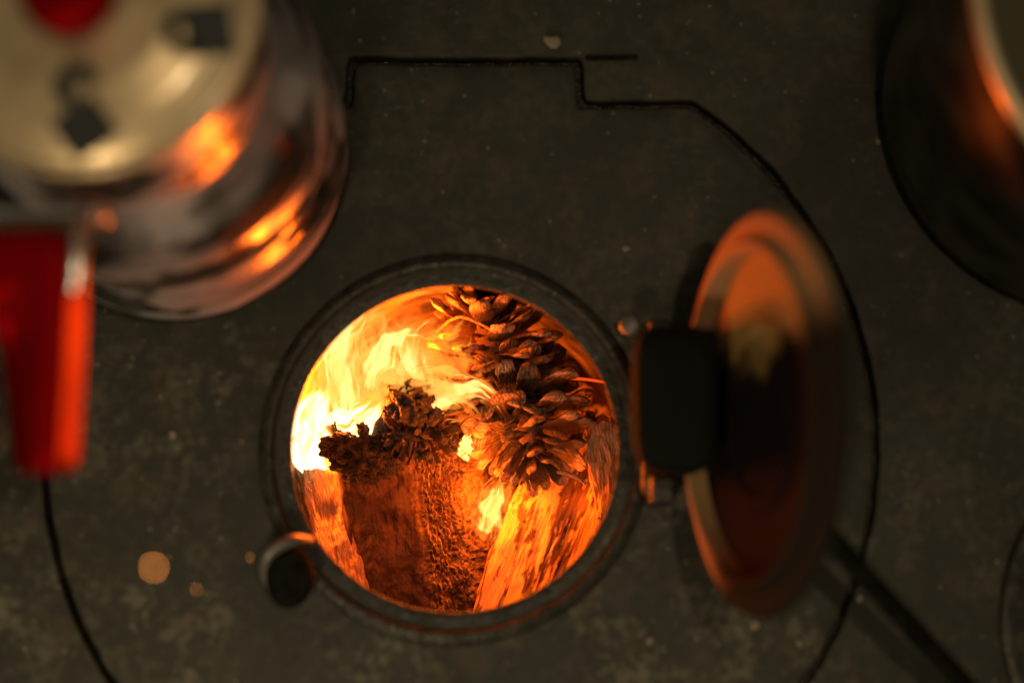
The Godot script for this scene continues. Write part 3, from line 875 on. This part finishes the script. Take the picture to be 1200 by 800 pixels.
func flames() -> void:
	var hot := flame_material(101, Color(1.0, 0.89, 0.64), Color(1.0, 0.52, 0.12), 3.2, 0.95, 0.15, 1.3)
	var yellow := flame_material(102, Color(1.0, 0.72, 0.30), Color(1.0, 0.36, 0.04), 1.5, 0.50, 0.9)
	var lick := flame_material(105, Color(1.0, 0.82, 0.46), Color(1.0, 0.40, 0.05), 2.1, 0.70, 0.35, 1.9)
	var wisp := flame_material(103, Color(1.0, 0.58, 0.18), Color(1.0, 0.28, 0.03), 1.4, 0.52, 0.95)
	var soft := flame_material(104, Color(1.0, 0.80, 0.40), Color(1.0, 0.40, 0.06), 2.6, 0.95, 0.3, 2.2)
	var f: Node3D
	f = thing("flame", "white hot flame along the left edge of the fire hole", "flame", Vector3(-0.070, -0.085, 0.035))
	tongue(f, [Vector3(-0.004, 0.0, 0.012), Vector3(-0.010, 0.018, 0.0), Vector3(-0.008, 0.036, -0.014), Vector3(0.0, 0.046, -0.030)], [0.010, 0.011, 0.009, 0.002], Vector3(0.8, -0.2, 0.5), 0.55, hot, 301)
	tongue(f, [Vector3(0.000, 0.006, 0.004), Vector3(0.003, 0.024, -0.005), Vector3(0.012, 0.036, -0.012), Vector3(0.024, 0.046, -0.024)], [0.008, 0.010, 0.007, 0.001], Vector3(0.6, 0.2, 0.7), 0.5, hot, 302)
	tongue(f, [Vector3(-0.008, 0.002, 0.010), Vector3(-0.010, 0.022, -0.004), Vector3(-0.006, 0.040, -0.014)], [0.007, 0.008, 0.003], Vector3(0.7, 0.1, 0.6), 0.5, hot, 303)
	f = thing("flame", "broad yellow sheet of flame in the upper left of the fire hole", "flame", Vector3(-0.055, -0.075, 0.010))
	tongue(f, [Vector3(0.0, 0.0, 0.012), Vector3(-0.002, 0.018, -0.004), Vector3(0.004, 0.034, -0.022), Vector3(0.012, 0.044, -0.038)], [0.020, 0.025, 0.021, 0.004], Vector3(1, 0.1, 0.25), 0.30, yellow, 311)
	tongue(f, [Vector3(-0.006, 0.004, 0.008), Vector3(-0.004, 0.024, -0.006), Vector3(0.004, 0.040, -0.026)], [0.015, 0.018, 0.004], Vector3(0.9, 0.0, -0.5), 0.35, yellow, 312)
	tongue(f, [Vector3(0.008, 0.002, 0.004), Vector3(0.012, 0.020, -0.010), Vector3(0.020, 0.038, -0.030)], [0.014, 0.018, 0.004], Vector3(1.0, 0.0, 0.4), 0.35, yellow, 313)
	tongue(f, [Vector3(-0.012, 0.006, 0.014), Vector3(-0.012, 0.026, -0.004), Vector3(-0.004, 0.042, -0.022), Vector3(0.008, 0.050, -0.034)], [0.004, 0.0075, 0.0055, 0.0004], Vector3(0.8, 0.0, 0.6), 0.5, lick, 314, 0.4)
	tongue(f, [Vector3(0.010, 0.012, 0.012), Vector3(0.018, 0.026, 0.0), Vector3(0.018, 0.038, -0.014), Vector3(0.030, 0.046, -0.028)], [0.003, 0.0065, 0.0050, 0.0004], Vector3(0.9, 0.0, 0.4), 0.5, lick, 315, 0.4)
	tongue(f, [Vector3(0.016, 0.014, 0.014), Vector3(0.030, 0.028, 0.004), Vector3(0.043, 0.034, 0.004), Vector3(0.056, 0.032, 0.016)], [0.0025, 0.0050, 0.0040, 0.0004], Vector3(0.3, 0.0, 0.95), 0.5, lick, 316, 0.4)
	tongue(f, [Vector3(-0.002, 0.020, 0.004), Vector3(0.004, 0.034, -0.010), Vector3(0.016, 0.044, -0.016), Vector3(0.026, 0.050, -0.012)], [0.0025, 0.0050, 0.0040, 0.0004], Vector3(0.6, 0.0, 0.8), 0.5, lick, 317, 0.4)
	f = thing("flame", "rippling orange flame between the yellow flame and the upper pine cone", "flame", Vector3(-0.030, -0.070, 0.014))
	tongue(f, [Vector3(-0.004, 0.0, 0.008), Vector3(0.002, 0.016, -0.002), Vector3(0.004, 0.032, -0.018), Vector3(0.014, 0.040, -0.034)], [0.010, 0.015, 0.013, 0.002], Vector3(1.0, 0.1, 0.1), 0.4, wisp, 321, 0.35)
	tongue(f, [Vector3(-0.010, 0.010, 0.002), Vector3(0.000, 0.022, -0.006), Vector3(0.012, 0.032, -0.012)], [0.007, 0.010, 0.002], Vector3(0.5, 0.1, 0.9), 0.4, wisp, 322, 0.35)
	f = thing("flame", "thin curved streak of flame reaching down to the lower pine cone", "flame", Vector3(-0.010, -0.056, 0.030))
	tongue(f, [Vector3(-0.036, 0.012, -0.012), Vector3(-0.022, 0.018, -0.022), Vector3(-0.008, 0.016, -0.014), Vector3(0.002, 0.008, 0.002)], [0.003, 0.006, 0.005, 0.001], Vector3(0.5, 0.0, 0.8), 0.45, yellow, 331)
	f = thing("flame", "narrow white flame standing in the gap between the two logs", "flame", Vector3(-0.009, -0.100, 0.062))
	tongue(f, [Vector3(-0.006, 0.0, 0.010), Vector3(-0.002, 0.014, 0.0), Vector3(0.003, 0.026, -0.010), Vector3(0.005, 0.034, -0.018)], [0.0016, 0.0042, 0.0034, 0.0003], Vector3(0.95, 0.0, 0.3), 0.7, soft, 341, 0.32)
	tongue(f, [Vector3(-0.009, 0.0, 0.014), Vector3(-0.003, 0.014, 0.001), Vector3(0.004, 0.028, -0.012), Vector3(0.006, 0.038, -0.022)], [0.004, 0.0075, 0.0060, 0.0008], Vector3(0.95, 0.0, 0.3), 0.7, wisp, 343, 0.15)
	tongue(f, [Vector3(0.002, 0.0, 0.004), Vector3(0.002, 0.012, -0.004), Vector3(0.004, 0.024, -0.012)], [0.0024, 0.0028, 0.0006], Vector3(0.7, 0.0, 0.7), 0.7, soft, 342, 0.1)
	f = thing("flame", "small bright flame peeping out beside the burnt pine cone", "flame", Vector3(-0.0185, -0.068, 0.0325))
	tongue(f, [Vector3(0.0, 0.0, 0.004), Vector3(0.001, 0.010, 0.0), Vector3(0.003, 0.020, -0.005)], [0.0026, 0.0026, 0.0004], Vector3(0.9, 0.0, 0.5), 0.6, soft, 351, 0.4)

func sparks() -> void:
	var s := SphereMesh.new()
	s.radius = 0.00042
	s.height = 0.00084
	s.radial_segments = 12
	s.rings = 6
	var spots := [[Vector3(-0.0834, 0.160, 0.0756), "largest flying spark, a soft orange disc left of the latch"], [Vector3(-0.0930, 0.070, 0.0835), "faint spark below and right of the largest one"], [Vector3(-0.0811, 0.050, 0.0745), "small faint spark nearest the latch"]]
	for i in 3:
		var o := part("flying_spark", s, M.spark, self, spots[i][0])
		o.scale = Vector3.ONE * [1.0, 0.32, 0.26][i]
		tag(o, spots[i][1], "spark", "sparks flying above the stove")
